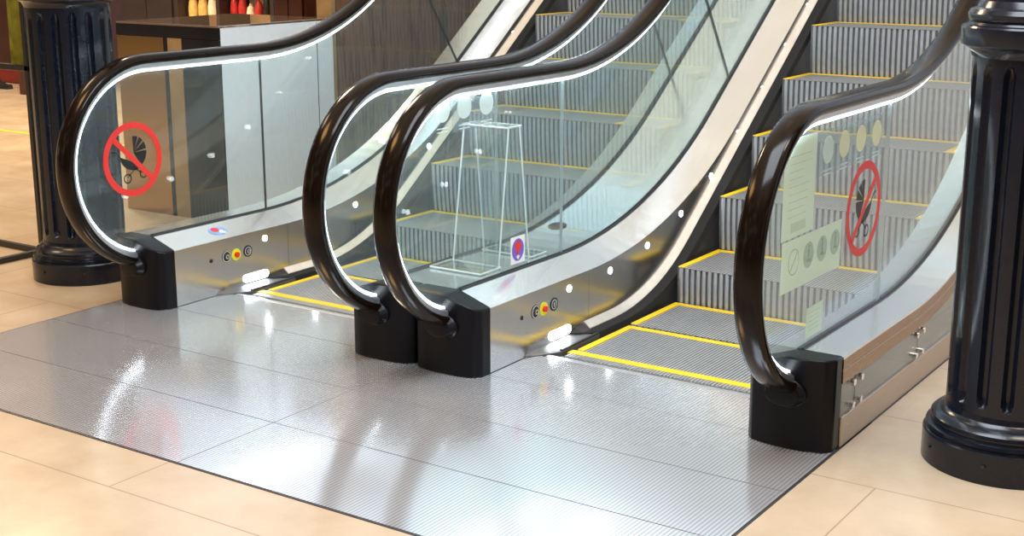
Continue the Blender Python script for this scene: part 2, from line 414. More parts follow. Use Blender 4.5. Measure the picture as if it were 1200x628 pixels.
def balustrade(i, label):
    x0 = X[i]; sg = 1 if i in (1, 3) else -1
    q = 1 if sg > 0 else .13          # the far side of each stair sits closer to its fascia
    outer = .137 if i in (1, 4) else D/2-.002
    T = thing('escalator_balustrade', (x0, 0, 0), label, 'balustrade', 'escalator balustrades')
    # handrail
    mb = MB()
    prof = [(-.041, .034), (-.043, .046), (-.038, .056), (-.025, .0625), (0, .065), (.025, .0625), (.038, .056), (.043, .046), (.041, .034), (.034, .027), (.026, .027), (.026, .031), (-.026, .031), (-.026, .027), (-.034, .027)]
    Pr = [(.03, .23, 0, -1)]
    rail_loft(mb, prof, x0, M['rubber']); mb.build('handrail', T, smooth=True, angle=50)
    mb = MB(); rail_loft(mb, [(-.012, .001), (-.024, .010), (-.026, .031), (.026, .031), (.024, .010), (.012, .001)], x0, M['guide']); mb.build('handrail_guide', T)
    mb = MB(); rail_loft(mb, [(-.010, -.006), (-.010, .001), (.010, .001), (.010, -.006)], x0, M['led'], RP[3:]); o = mb.build('light_strip', T); o['label'] = 'glowing white light strip under the handrail'
    # glass
    mb = MB(); pane(mb, x0, newel=True); g1 = mb.build('glass_panel', T)
    st = [('f', .703)] if .703 < YC else []
    a0 = math.asin((.703-YC)/(ZC-.6))
    J = station_at(1, .29)
    # joint 2: perpendicular to the slope
    l2 = (2.19-(YC+(ZC-.29)*math.sin(TH)))/math.cos(TH)
    mb = MB(); pane(mb, x0, [('a', a0+(TH-a0)*k/14) for k in range(15)]+([('l', l2)] if l2 > 0 else [])); mb.build('glass_panel', T)
    l3 = l2+1.45
    mb = MB(); pane(mb, x0, [('l', l2+.004), ('l', l3)]); mb.build('glass_panel', T)
    mb = MB(); pane(mb, x0, [('l', l3+.004), ('l', L_END)]); mb.build('glass_panel', T)
    # glass joint strips (bright edge and dark gap)
    mb = MB(); mb.box((x0-.0062, .7002, .285), (x0+.0062, .7018, .975), M['guide'] if i != 1 else M['seal']); mb.build('glass_joint', T)
    mb = MB()
    a, b = at(('l', l2), .29), at(('l', l2), .975); dy, dz = math.cos(TH)*.004, math.sin(TH)*.004
    mb.loft([[(x0-.0062, *a), (x0+.0062, *a), (x0+.0062, a[0]+dy, a[1]+dz), (x0-.0062, a[0]+dy, a[1]+dz)],
             [(x0-.0062, *b), (x0+.0062, *b), (x0+.0062, b[0]+dy, b[1]+dz), (x0-.0062, b[0]+dy, b[1]+dz)]], M['seal']); mb.build('glass_joint', T)
    # inner deck, falls gently to the fold
    ST = stations()
    mb = MB(); mb.loft([ring(s, [(.011, .2895), (.133, .243), (.131, .238), (.011, .278)], x0, sg) for s in ST], M['deck']); dk = mb.build('inner_deck', T)
    mb = MB(); mb.loft([ring(s, [(.0062, .272), (.0062, .297), (.012, .2925), (.0105, .272)], x0, sg) for s in ST], M['seal']); mb.build('glass_seal', T)
    mb = MB(); mb.loft([ring(s, [(-.0062, .272), (-.0062, .297), (-.012, .2925), (-.0105, .272)], x0, sg) for s in ST], M['seal']); mb.build('glass_seal', T)
    # fascia: plain vertical face between the fold and the skirt trim, down to the floor in front
    mb = MB()
    def col4(y, lo): return [(x0+sg*.1335, y, zy1(.2425, y)), (x0+sg*.1335, y, lo), (x0+sg*.126, y, lo), (x0+sg*.126, y, zy1(.2425, y))]
    mb.loft([col4(y, -.01) for y in (.02, .2, .4, .62)], M['steel'])
    mb.loft([col4(y, zy2(.03, y)) for y in [.62, .6965]], M['steel']); mb.build('fascia_panel', T)
    mb = MB(); mb.loft([col4(y, zy2(.03, y)) for y in [.698+(3.2-.698)*k/30 for k in range(31)]+[4.2, 5.6]], M['steel']); mb.build('fascia_panel', T)
    mb = MB()   # kick wedge widening from the newel to the comb
    def wed(y): 
        xo = .1335+.0735*q*bend(y)+.0005
        return [(x0+sg*.132, y, .016), (x0+sg*(.1335+.3*(xo-.1335)), y, .012), (x0+sg*xo, y, .004), (x0+sg*xo, y, -.02), (x0+sg*.132, y, -.02)]
    mb.loft([wed(y) for y in (.245, .28, .315, .35, .384, .5, .66)], M['wedge']); mb.build('kick_wedge', T)
    P2 = [('f', .66), ('f', .75)]+[('a', TH*k/12) for k in range(13)]+[('l', 5.2*k/6) for k in range(1, 7)]
    def ring2(s, prof):
        out = []
        for x, z in prof:
            y, zz = at2(s, z); out.append((x0+sg*(.1335+(x-.1335)*q), y, zz))
        return out
    mb = MB(); mb.loft([ring2(s, [(.197, .012), (.2065, .012), (.2065, -.30 if s[0] != 'f' else -.12), (.197, -.30 if s[0] != 'f' else -.12)]) for s in [('f', .384)]+P2], M['skirt']); mb.build('skirt_panel', T)
    mb = MB(); mb.loft([ring2(s, [(.1325, .043), (.1365, .043), (.162, .020), (.162, .008), (.1325, .008)]) for s in P2], M['holder']); o = mb.build('brush_holder', T); o['label'] = 'pale aluminium strip along the skirt'
    mb = MB(); rr = [ring2(('f', .555), [(.138, .018), (.138, .024), (.143, .024), (.143, .018)]), ring2(('f', .60), [(.134, .008), (.134, .034), (.165, .018), (.168, .006)]), ring2(('f', .655), [(.134, .006), (.134, .040), (.172, .018), (.180, .002)])]
    mb.loft(rr, M['blackmetal']); mb.build('trim_end_cap', T)
    mb = MB(); rr = [ring2(('f', .60), [(.160, .010), (.160, .014), (.164, .014), (.164, .010)])]+[ring2(s, [(.158, -.004), (.158, .018), (.206, .014), (.211, -.014), (.200, -.016)][:4]) for s in P2]
    mb.loft(rr, M['brush']); mb.build('skirt_brush', T)
    # indicator lights
    for k in range(14):
        s = station_at(.55+.3125*k, .2); y, z = at(s, .2)
        mb = MB(); xa = x0+sg*.1337
        disc(mb, min(xa, xa+sg*.0025), y, z, .0135, M['dot'], n=20, th=.0025); mb.build('indicator_light', T)
    mb = MB()   # comb light: a stadium shape
    pts = arcpts(.545, .041, .017, -90, 90)+arcpts(.425, .041, .017, 90, 270)
    xs = lambda y, z: x0+sg*.1338
    vs = [(xs(y, z), y, z) for y, z in pts]+[(xs(y, z)+sg*.003, y, z) for y, z in pts]; n = len(pts)
    mb.add(vs, [tuple(range(n))[::-1], tuple(range(n, 2*n))]+[(k, (k+1) % n, n+(k+1) % n, n+k) for k in range(n)], M['comb'])
    o = mb.build('comb_light', T); o['label'] = 'bright white oblong comb light'
    # controls
    xa = x0+sg*.1337
    def knob(name, y, z, rings, lab=None, sub=True):
        mb = MB()
        for r, r2, mat, th in rings:
            disc(mb, min(xa, xa+sg*th), y, z, r, mat, n=28, th=th, r2=r2)
        o = mb.build(name, T)
        if lab: o['label'] = lab
        return o
    knob('screw_hole', .222, .160, [(.0085, None, M['black'], .0015)])
    k1 = knob('key_switch', .312, .1625, [(.0255, None, M['black'], .002), (.0235, .0215, M['paper'], .0025), (.011, None, M['silver'], .008)], 'round black key switch')
    mb = MB(); disc(mb, min(xa+sg*.008, xa+sg*.009), .312, .1625, .004, M['black'], n=16, th=.001); mb.build('key_slot', k1)
    k2 = knob('stop_button', .370, .161, [(.0262, None, M['btn_yellow'], .0015)], 'yellow ringed red stop button')
    mb = MB(); disc(mb, min(xa, xa+sg*.012), .370, .161, .0115, M['btn_red'], n=24, th=.012); mb.build('red_button', k2)
    k3 = knob('key_switch', .441, .1625, [(.0255, None, M['black'], .002), (.0185, .0165, M['paper'], .0025), (.011, None, M['silver'], .008)], 'round black key switch')
    mb = MB(); bar(mb, min(xa+sg*.008, xa+sg*.009), (.441, .170), (.441, .155), .003, M['black'], th=.001); mb.build('key_slot', k3)
    # newel base
    mb = MB(); nf = 14; xi = .137
    plan = []
    for k in range(nf+1):
        u = -1+2*k/nf; xx = u*(xi if u > 0 else outer)
        yy = -.078+.030*abs(u)**2.6
        if abs(u) == 1: yy = -.030
        plan.append((xx, yy))
    plan += [(xi, .0215), (0, .0215), (-outer, .0215)]
    ztop = lambda x: .293 if x <= .006 else .293-(x-.006)*.36
    z1 = [(x0+sg*x, y, 0) for x, y in plan]; z2 = [(x0+sg*x, y, ztop(x)-.0) for x, y in plan]
    n = len(plan); vs = z1+z2
    fs = [tuple(range(n))[::-1]]+[(k, (k+1) % n, n+(k+1) % n, n+k) for k in range(n)]
    c = len(vs); vs.append((x0, -.02, .293))
    fs += [(n+k, n+(k+1) % n, c) for k in range(n)]
    mb.add(vs, fs, M['base']); nb = mb.build('newel_base', T, smooth=True, bevel=.006, angle=25); nb['label'] = 'black plastic newel base'
    mb = MB()
    def oval(y, a, b, n=24): return [(x0+a*math.cos(2*PI*k/n), y, .182+b*math.sin(2*PI*k/n)) for k in range(n)]
    mb.loft([oval(-.05, .066, .046), oval(-.083, .066, .046), oval(-.087, .062, .042), oval(-.098, .060, .040), oval(-.102, .057, .037), oval(-.112, .054, .034), oval(-.114, .048, .028)], M['base'])
    mb.build('inlet_collar', nb, smooth=True)
    return T, dk, g1

# ------------------------------------------------------------------ build the four
T1, dk1, g1 = balustrade(1, 'glass balustrade, leftmost of four, with red no-pram ring, before the far black column')
T2, dk2, g2 = balustrade(2, 'glass balustrade on the right side of the left escalator, without stickers')
T3, dk3, g3 = balustrade(3, 'glass balustrade on the left side of the right escalator, with white and purple card')
T4, dk4, g4 = balustrade(4, 'glass balustrade, rightmost of four, with pale notices and red no-pram ring')

# outer deck and cladding of the two end balustrades
ST = stations()
for T, x0, so in ((T1, X[1], -1), (T4, X[4], 1)):
    mb = MB(); mb.loft([ring(s, [(.011, .2895), (.1385, .289), (.1385, .281), (.011, .278)], x0, so) for s in ST], M['deck']); mb.build('outer_deck', T)
    mb = MB(); mb.loft([ring(s, [(.128, .281), (.1395, .281), (.1395, .252), (.1375, .248), (.1395, .244), (.1395, .206), (.128, .206)], x0, so) for s in ST], M['bronze']); o = mb.build('cladding_rail', T); o['label'] = 'bronze coloured rail under the deck edge'
    mb = MB(); mb.box((x0+so*.122, .0225, 0), (x0+so*.141, 5.6, .098), M['bottomtrim']); o = mb.build('kick_plate', T, bevel=.003)
    # backing sheet set back behind the glass
    mb = MB()
    rows = [[(x0+so*.06, at(s, .21)[0], at(s, .21)[1]), (x0+so*.06, at(s, .21)[0], .0), (x0+so*.052, at(s, .21)[0], .0), (x0+so*.052, at(s, .21)[0], at(s, .21)[1])] for s in ST]
    mb.loft(rows, M['steel']); mb.build('backing_sheet', T)
    js = [.026, .145, .75, 1.75, 2.9, 4.2, 5.3]
    for a, b in zip(js[:-1], js[1:]):
        def zt(y):
            # height of the .207 line above y
            if y <= YC: return .207
            r = ZC-.207
            if y <= YC+r*math.sin(TH): return ZC-math.sqrt(r*r-(y-YC)**2)
            return ZC-r*math.cos(TH)+(y-YC-r*math.sin(TH))*math.tan(TH)
        a += .003; b -= .003; n = 8
        mb = MB(); mb.loft([[(x0+so*.127, y, .095), (x0+so*.134, y, .095), (x0+so*.134, y, zt(y)), (x0+so*.127, y, zt(y))] for y in [a+(b-a)*k/n for k in range(n+1)]], M['cladglass'])
        g = mb.build('cladding_glass', T)
        for yy, zz in ((a+.03, .115), (a+.03, zt(a+.03)-.02), (b-.03, .115), (b-.03, zt(b-.03)-.02)):
            if yy > 2 or (b-a) < .2 and yy < a+.05: continue
            mb = MB(); disc(mb, min(x0+so*.134, x0+so*.146), yy, zz, .011, M['silver'], n=18, th=.012); mb.build('glass_clamp', g)

# stickers
no_pram_sticker(T1, X[1]+.0065, -.055, .625, .152, False, 'red and black no-prams sticker')
no_pram_sticker(T4, X[4]+.0065, .488, .650, .157, True, 'red and black no-prams sticker')
# reflection of a glass sticker, painted as an oval on the leftmost inner deck
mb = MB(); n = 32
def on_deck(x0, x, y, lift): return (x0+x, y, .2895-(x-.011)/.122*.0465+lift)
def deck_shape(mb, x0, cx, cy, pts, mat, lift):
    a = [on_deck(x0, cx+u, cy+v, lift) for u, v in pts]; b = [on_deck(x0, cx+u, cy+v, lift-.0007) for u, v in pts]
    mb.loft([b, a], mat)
deck_shape(mb, X[1], .073, .325, [(.030*math.cos(2*PI*k/n), .046*math.sin(2*PI*k/n)) for k in range(n)], M['bluerefl'], .0012)
o = mb.build('sticker_and_reflection', T1); o['label'] = 'blue oval sticker reflection painted on the deck'
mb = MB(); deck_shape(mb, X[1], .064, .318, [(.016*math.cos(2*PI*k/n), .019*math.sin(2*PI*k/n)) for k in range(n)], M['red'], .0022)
deck_shape(mb, X[1], .085, .338, [(-.008, -.006), (.004, -.016), (.016, .016), (-.014, .008)], M['paper'], .0022); mb.build('oval_mark', o)
# white card with purple oval on the third glass
mb = MB(); xg = X[3]+.0065
mb.prism_x([(.338, .316), (.432, .316), (.432, .420), (.338, .420)], xg, xg+.0006, M['paper']); o = mb.build('sticker_and_reflection', T3); o['label'] = 'white card with purple oval'
mb = MB(); disc(mb, xg+.0008, .385, .368, .043, M['purple'], n=32, su=.92); disc(mb, xg+.0016, .385, .382, .020, M['red'], n=24)
bar(mb, xg+.0016, (.385, .362), (.385, .348), .012, M['red'])
mb.prism_x([(.372, .344), (.385, .330), (.398, .344)], xg+.0016, xg+.0022, M['paper']); bar(mb, xg+.0016, (.385, .352), (.385, .343), .009, M['paper']); mb.build('oval_mark', o)

def icon_row(T, x0, ys, z, r, mats, y0, y1, z0, z1, lab, clip=False):
    mb = MB(); xg = x0+.0065
    poly = [(y0, z0), (y1, z0), (y1, z1), (y0, z1)]
    mb.prism_x(poly, xg, xg+.0004, M['filmgrey']); f = mb.build('notice_film', T); f['label'] = lab
    for y, mt in zip(ys, mats):
        mb = MB(); disc(mb, xg+.0006, y, z, r, mt, n=32)
        # thin pale outline of the pictogram
        mb.build('pictogram_disc', f)
    mb = MB()
    for y in ys:
        for k, w in ((0, .033), (1, .030)):
            bar(mb, xg+.0006, (y-w, z-r-.020-k*.012), (y+w, z-r-.020-k*.012), .0035, M['disc'])
    mb.build('caption_lines', f)
icon_row(T4, X[4], (.143, .278, .422, .567), .888, .0425, (M['disc'], M['discy'], M['discy'], M['discy']), .056, .622, .812, .950, 'clear film with four pale round pictograms')
icon_row(T3, X[3], (-.075, .051, .184), .938, .042, (M['disc'], M['disc'], M['disc']), -.02, .245, .855, .966, 'clear film with pale round pictograms')

# tall notice, clipped by the curve of the newel
mb = MB(); xg = X[4]+.0065; poly = [(-.186, .660), (.050, .660)]
for k in range(12):
    y = .050-(.236)*k/11; z = CN[1]+math.sqrt(max(0, (RN-.012)**2-(y-CN[0])**2)); poly.append((y, min(z, .952)))
mb.prism_x(poly, xg, xg+.0005, M['film']); f = mb.build('paper_notice', T4); f['label'] = 'tall pale notice seen through the glass'
mb = MB(); rnd = random.Random(2)
for k in range(9):
    z = .90-.022*k; bar(mb, xg+.0007, (-.145, z), (-.145+rnd.uniform(.10, .16), z), .0025, M['text'])
bar(mb, xg+.0007, (-.12, .69), (-.01, .69), .028, M['text']); mb.build('text_lines', f)
mb = MB(); mb.prism_x([(-.176, .502), (.293, .496), (.293, .650), (-.176, .655)], xg, xg+.0005, M['film']); f = mb.build('paper_notice', T4); f['label'] = 'wide pale notice with four grey round pictograms'
for k, y in enumerate((-.085, .028, .135, .242)):
    mb = MB()
    if k == 0:
        disc(mb, xg+.0007, y, .585, .040, M['discg'], n=32, r2=.036); bar(mb, xg+.0007, (y-.024, .56), (y+.024, .61), .005, M['discg'])
    else:
        disc(mb, xg+.0007, y, .585, .040, M['discg'], n=32)
        bar(mb, xg+.0015, (y, .605), (y, .57), .008, M['discg']); bar(mb, xg+.0015, (y-.012, .570), (y+.018, .566), .008, M['discg'])
        disc(mb, xg+.0015, y, .613, .006, M['discg'], n=12)
    mb.build('pictogram_disc', f)
mb = MB(); mb.prism_x([(.038, .318), (.168, .318), (.168, .416), (.038, .414)], xg, xg+.0005, M['film']); f = mb.build('paper_notice', T4); f['label'] = 'small pale notice low on the glass'
mb = MB(); 
for k in range(5): bar(mb, xg+.0007, (.055, .396-.014*k), (.055+.09-.01*(k % 2), .396-.014*k), .002, M['text'])
mb.build('text_lines', f)

# ------------------------------------------------------------------ deck between the two escalators
T = thing('centre_deck', (-D/2, .3, .28), 'pale polished metal deck strip between the two escalators, under the acrylic barrier', 'deck')
for a, b in ((-D+.0105, -D/2-.0007), (-D/2+.0007, -.0105)):
    l2 = (2.19-(YC+(ZC-.29)*math.sin(TH)))/math.cos(TH)
    seg = [stations(l1=l2-.001, nl=1), [('l', l2+.001), ('l', l2+1.45)], [('l', l2+1.452), ('l', L_END)]]
    for sgm in seg:
        mb = MB(); mb.loft([ring(s, [(a, .2895), (b, .2895), (b, .283), (a, .283)]) for s in sgm], M['deck']); mb.build('deck_sheet', T)
mb = MB(); mb.loft([ring(s, [(-D+.011, .2825), (-.011, .2825), (-.011, .272), (-D+.011, .272)]) for s in ST], M['seal']); mb.build('deck_support', T)
# small dark round cap on it
y, z = at(('a', math.asin((1.03-YC)/(ZC-.29))), .29)
t = math.asin((1.03-YC)/(ZC-.29))
mb = MB()
def cap_ring(r, h): return [(-.222+r*math.cos(2*PI*k/28), y+r*math.sin(2*PI*k/28)*math.cos(t)-h*math.sin(t), z+r*math.sin(2*PI*k/28)*math.sin(t)+h*math.cos(t)) for k in range(28)]
mb.loft([cap_ring(.040, .0), cap_ring(.040, .003), cap_ring(.036, .005), cap_ring(.030, .005), cap_ring(.028, .003), cap_ring(.004, .003)], M['skirt'])
tag(mb.build('round_cap', smooth=True, angle=25), 'small dark round cap plate on the pale deck behind the acrylic barrier', 'cap')

# ------------------------------------------------------------------ clear acrylic barrier
T = thing('acrylic_barrier', (-.16, .45, .2905), 'clear acrylic bent-sheet barrier standing on the deck between the two escalators', 'barrier')
zf = .2912; XL, XR = -.272, -.060
t = .006
FB, FT, RT, RB = (.352, zf), (.425, .812), (.505, .812), (.565, zf)
def sheet(pts, x0a, x1a, x0b, x1b, name, lab=None):
    """pts: two (y,z) ends, widths may differ; thickness t"""
    (a, b), (c, d) = pts; L = math.hypot(c-a, d-b); ny, nz = -(d-b)/L*t, (c-a)/L*t
    mb = MB(); mb.loft([[(x0a, a, b), (x1a, a, b), (x1a, a+ny, b+nz), (x0a, a+ny, b+nz)], [(x0b, c, d), (x1b, c, d), (x1b, c+ny, d+nz), (x0b, c+ny, d+nz)]], M['acrylic'])
    o = mb.build(name, T)
    # polished bright edges of the sheet
    mb = MB()
    for xa, xb in ((x0a, x0b), (x1a, x1b)):
        mb.tube([(xa, a+ny/2, b+nz/2), (xb, c+ny/2, d+nz/2)], .0034, M['acrylic_edge'], n=6)
    mb.build('polished_edge', o)
    return o
sheet((FT, FB), XL+.004, XR-.004, XL, XR, 'front_sheet')
sheet((RB, RT), XL, XR, XL+.004, XR-.004, 'rear_sheet')
mb = MB(); mb.box((XL+.003, FT[0]-.003, .812), (XR-.003, RT[0]+.003, .812+t), M['frost']); o = mb.build('top_sheet', T, bevel=.002)
mb = MB(); ZT = .812+t
for p, q in (((XL+.003, FT[0]-.003), (XR-.003, FT[0]-.003)), ((XR-.003, FT[0]-.003), (XR-.003, RT[0]+.003)), ((XR-.003, RT[0]+.003), (XL+.003, RT[0]+.003)), ((XL+.003, RT[0]+.003), (XL+.003, FT[0]-.003))):
    mb.tube([(*p, ZT-.003), (*q, ZT-.003)], .004, M['acrylic_edge'], n=6)
mb.build('polished_edge', o)
for ya, yb in ((.222, .352), (.565, .672)):
    mb = MB(); mb.box((XL-.01, ya, zf-.0003), (XR+.01, yb, zf+.009), M['acrylic']); o = mb.build('foot', T)
    mb = MB()
    for p, q in (((XL-.01, ya), (XR+.01, ya)), ((XR+.01, ya), (XR+.01, yb)), ((XR+.01, yb), (XL-.01, yb)), ((XL-.01, yb), (XL-.01, ya))):
        mb.tube([(*p, zf+.006), (*q, zf+.006)], .0035, M['acrylic_edge'], n=6)
    mb.build('polished_edge', o)

# ------------------------------------------------------------------ steps
XS0, XS1 = .235, W-.150
def step_parts(dep):
    """tread with its front edge at y=0, top at z=0; depth .40"""
    w = XS1-XS0
    tr = MB(); pitch = .0135; n = int(w/pitch); e = (w-n*pitch)/2
    h = .006
    sect = []
    for k in range(n):
        a = XS0+e+k*pitch
        sect += [(a, -h, 1), (a+pitch*.20, -h, 0), (a+pitch*.27, 0, 1), (a+pitch*.93, 0, 0)]
    sect.append((XS0+e+n*pitch, -h, 0))
    ribm, grm = M['rib'], M['treadgroove']
    ys = (0, dep)
    vs = []; fs_r = []; fs_g = []
    for y in ys: vs += [(x, y, z) for x, z, _ in sect]
    m = len(sect)
    for k in range(m-1):
        f = (k, k+1, m+k+1, m+k)
        (fs_r if sect[k][1] == 0 and sect[k+1][1] == 0 else fs_g).append(f)
    tr.add(vs, fs_r, ribm)
    o = len(tr.v)-len(vs)
    gi = tr.m(grm)
    for f in fs_g: tr.f.append([q+o for q in f]); tr.mi.append(gi)
    tr.box((XS0, .012, -.035), (XS1, dep, -h-.0004), grm)
    # riser: cleats along a gently curved face
    rs = MB(); pitch = .0262; n = int(w/pitch); e = (w-n*pitch)/2
    prof = [(0, 0), (.0, -.012), (.000, -.05), (.002, -.1), (.005, -.15), (.010, -.2), (.016, -.236)]
    cols = []
    for k in range(n):
        a = XS0+e+k*pitch
        cols += [(a, .008, 0), (a+pitch*.26, .008, 0), (a+pitch*.34, .002, 1), (a+pitch*.52, -.002, 1), (a+pitch*.78, -.002, 1), (a+pitch*.95, .002, 1)]
    cols.append((XS0+e+n*pitch, .009, 0))
    m = len(cols); vs = [(x, py+d, pz-.001) for py, pz in prof for x, d, _ in cols]
    fr, fg = [], []
    for i in range(len(prof)-1):
        for k in range(m-1):
            f = (i*m+k, i*m+k+1, (i+1)*m+k+1, (i+1)*m+k)
            (fr if cols[k][2] and cols[k+1][2] else fg).append(f)
    rs.add(vs, fr, ribm); o2 = len(rs.v)-len(vs); gi = rs.m(M['groove'])
    for f in fg: rs.f.append([q+o2 for q in f]); rs.mi.append(gi)
    # backing
    rs.loft([[(XS0, py+.0095, pz-.001), (XS1, py+.0095, pz-.001), (XS1, py+.02, pz-.001), (XS0, py+.02, pz-.001)] for py, pz in prof], M['groove'])
    # side cheek of the step
    yl = MB(); b = .030
    yl.box((XS0, .012, -.006), (XS0+b, dep-.032, .0022), M['yellow']); yl.box((XS1-b, .012, -.006), (XS1, dep-.032, .0022), M['yellow'])
    yl.box((XS0, dep-.032, -.006), (XS1, dep-.001, .0022), M['yellow'])
    return tr, rs, yl
pos = [(.438, -.001, .404), (.846, .004, .397), (1.247, .157, .397)]+[(1.632+.3187*k, .3965+.2299*k, .330) for k in range(10)]
protos = {}
for dep in (.404, .397, .330):
    tr, rs, yl = step_parts(dep)
    protos[dep] = [tr, rs, yl, None]
ORD = ['lowest flat', 'second flat', 'first raised', 'second raised', 'third raised', 'fourth raised', 'fifth raised', 'sixth raised', 'seventh raised', 'eighth raised', 'ninth raised', 'tenth raised', 'eleventh raised']
for side, xo in (('right', X[3]), ('left', X[1])):
    for k, (y, z, dep) in enumerate(pos):
        P_ = protos[dep]
        if P_[3] is None:
            o = bpy.data.objects.new('escalator_step', None); COL.objects.link(o)
            parts = [P_[0].build('tread', o, recalc=False), P_[1].build('riser', o, recalc=False), P_[2].build('yellow_border', o, bevel=.001)]
            parts[2]['label'] = 'yellow safety border'; P_[3] = (o, parts)
        else:
            o = P_[3][0].copy(); COL.objects.link(o)
            for c in P_[3][1]:
                d = c.copy(); COL.objects.link(d); d.parent = o
        o.location = (xo, y, z)
        tag(o, f'ribbed grey step with yellow borders, {ORD[k]} step of the {side} escalator above its comb', 'escalator step', f'steps of the {side} escalator')
# comb-end treads (fixed short step showing at the comb) and combs
for side, xo in (('right', X[3]), ('left', X[1])):
    T = thing('comb_plate', (xo+W/2, .37, -.02), f'silver toothed comb plate with yellow line at the foot of the {side} escalator', 'comb plate')
    mb = MB(); mb.box((xo+.185, .2975, -.0115), (xo+W-.150, .325, .0035), M['rib']); mb.build('comb_bar', T, bevel=.002)
    mb = MB(); n = 44; w = XS1-XS0; p = w/n
    for k in range(n):
        a = xo+XS0+k*p
        mb.loft([[(a+.002, .325, -.015), (a+p-.004, .325, -.015), (a+p-.004, .325, .003), (a+.002, .325, .003)], [(a+.004, .368, -.015), (a+p-.006, .368, -.015), (a+p-.006, .368, -.006), (a+.004, .368, -.006)]], M['silver'])
    mb.build('comb_teeth', T)
    mb = MB(); mb.box((xo+XS0-.01, .325, -.03), (xo+XS1+.01, .437, -.006), M['treadgroove']); mb.build('comb_bed', T)
    mb = MB(); mb.box((xo+XS0-.012, .3935, -.006), (xo+XS1+.012, .4335, .0015), M['yellow']); o = mb.build('yellow_line', T, bevel=.001); o['label'] = 'yellow line'
    mb = MB(); pitch = .0135; n = int(w/pitch)
    for k in range(n):
        a = xo+XS0+k*pitch; mb.box((a+.004, .355, -.006), (a+.0128, .3935, .0), M['rib'])
    mb.build('tread_ribs', T)

# ------------------------------------------------------------------ landing plates
rows = [(-1.182, -.779, 'front row nearest the viewer'), (-.775, -.390, 'second row from the front'), (-.386, .002, 'third row from the front'), (.006, .296, 'last row, between the newels')]
for side, xa, xb in (('left', X[1]-.152, -D/2-.002), ('right', -D/2+.002, X[4]+.137)):
    for ya, yb, lab in rows:
        if yb > .2:
            # runs between the fascias
            a, b = (X[1]+.1385, X[2]-.1385) if side == 'left' else (X[3]+.1385, X[4]-.1385)
            mb = MB(); q = .030; pl = [(a, ya), (b, ya), (b, .243), (b-.006, yb), (a+q, yb), (a, .243)]; mb.loft([[(u, v, -.012) for u, v in pl], [(u, v, .003) for u, v in pl]], M['landing'])
        else:
            mb = MB(); mb.box((xa, ya, -.012), (xb, yb, .003), M['landing'])
        tag(mb.build('landing_plate'), f'ribbed steel landing plate before the {side} escalator, {lab}', 'floor plate', 'steel landing plates')
mb = MB()   # metal frame edge between tiles and plates
mb.box((X[1]-.160, -1.190, -.02), (X[4]+.145, -1.1835, .002), M['skirt']); mb.box((X[1]-.160, -1.1835, -.02), (X[1]-.1535, .02, .002), M['skirt']); mb.box((X[4]+.1385, -1.1835, -.02), (X[4]+.145, .02, .002), M['skirt'])
mb.box((X[1]-.1535, -1.1835, -.03), (X[4]+.1385, .33, -.013), M['skirt'])
tag(mb.build('trim_1'), kind='structure')

# ------------------------------------------------------------------ floor and shell
hx0, hx1, hy0, hy1 = X[1]-.160, X[4]+.145, -1.190, 5.8
mb = MB()
for a, b in (((-24, -8), (hx0, 30)), ((hx1, -8), (12, 30)), ((hx0, -8), (hx1, hy0)), ((hx0, hy1), (hx1, 30))):
    mb.box((a[0], a[1], -.05), (b[0], b[1], 0), M['tile'])
tag(mb.build('floor'), kind='structure')
mb = MB(); mb.box((hx0, hy0, -.75), (hx1, hy1, -.7), M['skirt']); tag(mb.build('trim_2'), kind='structure')   # pit under the steps

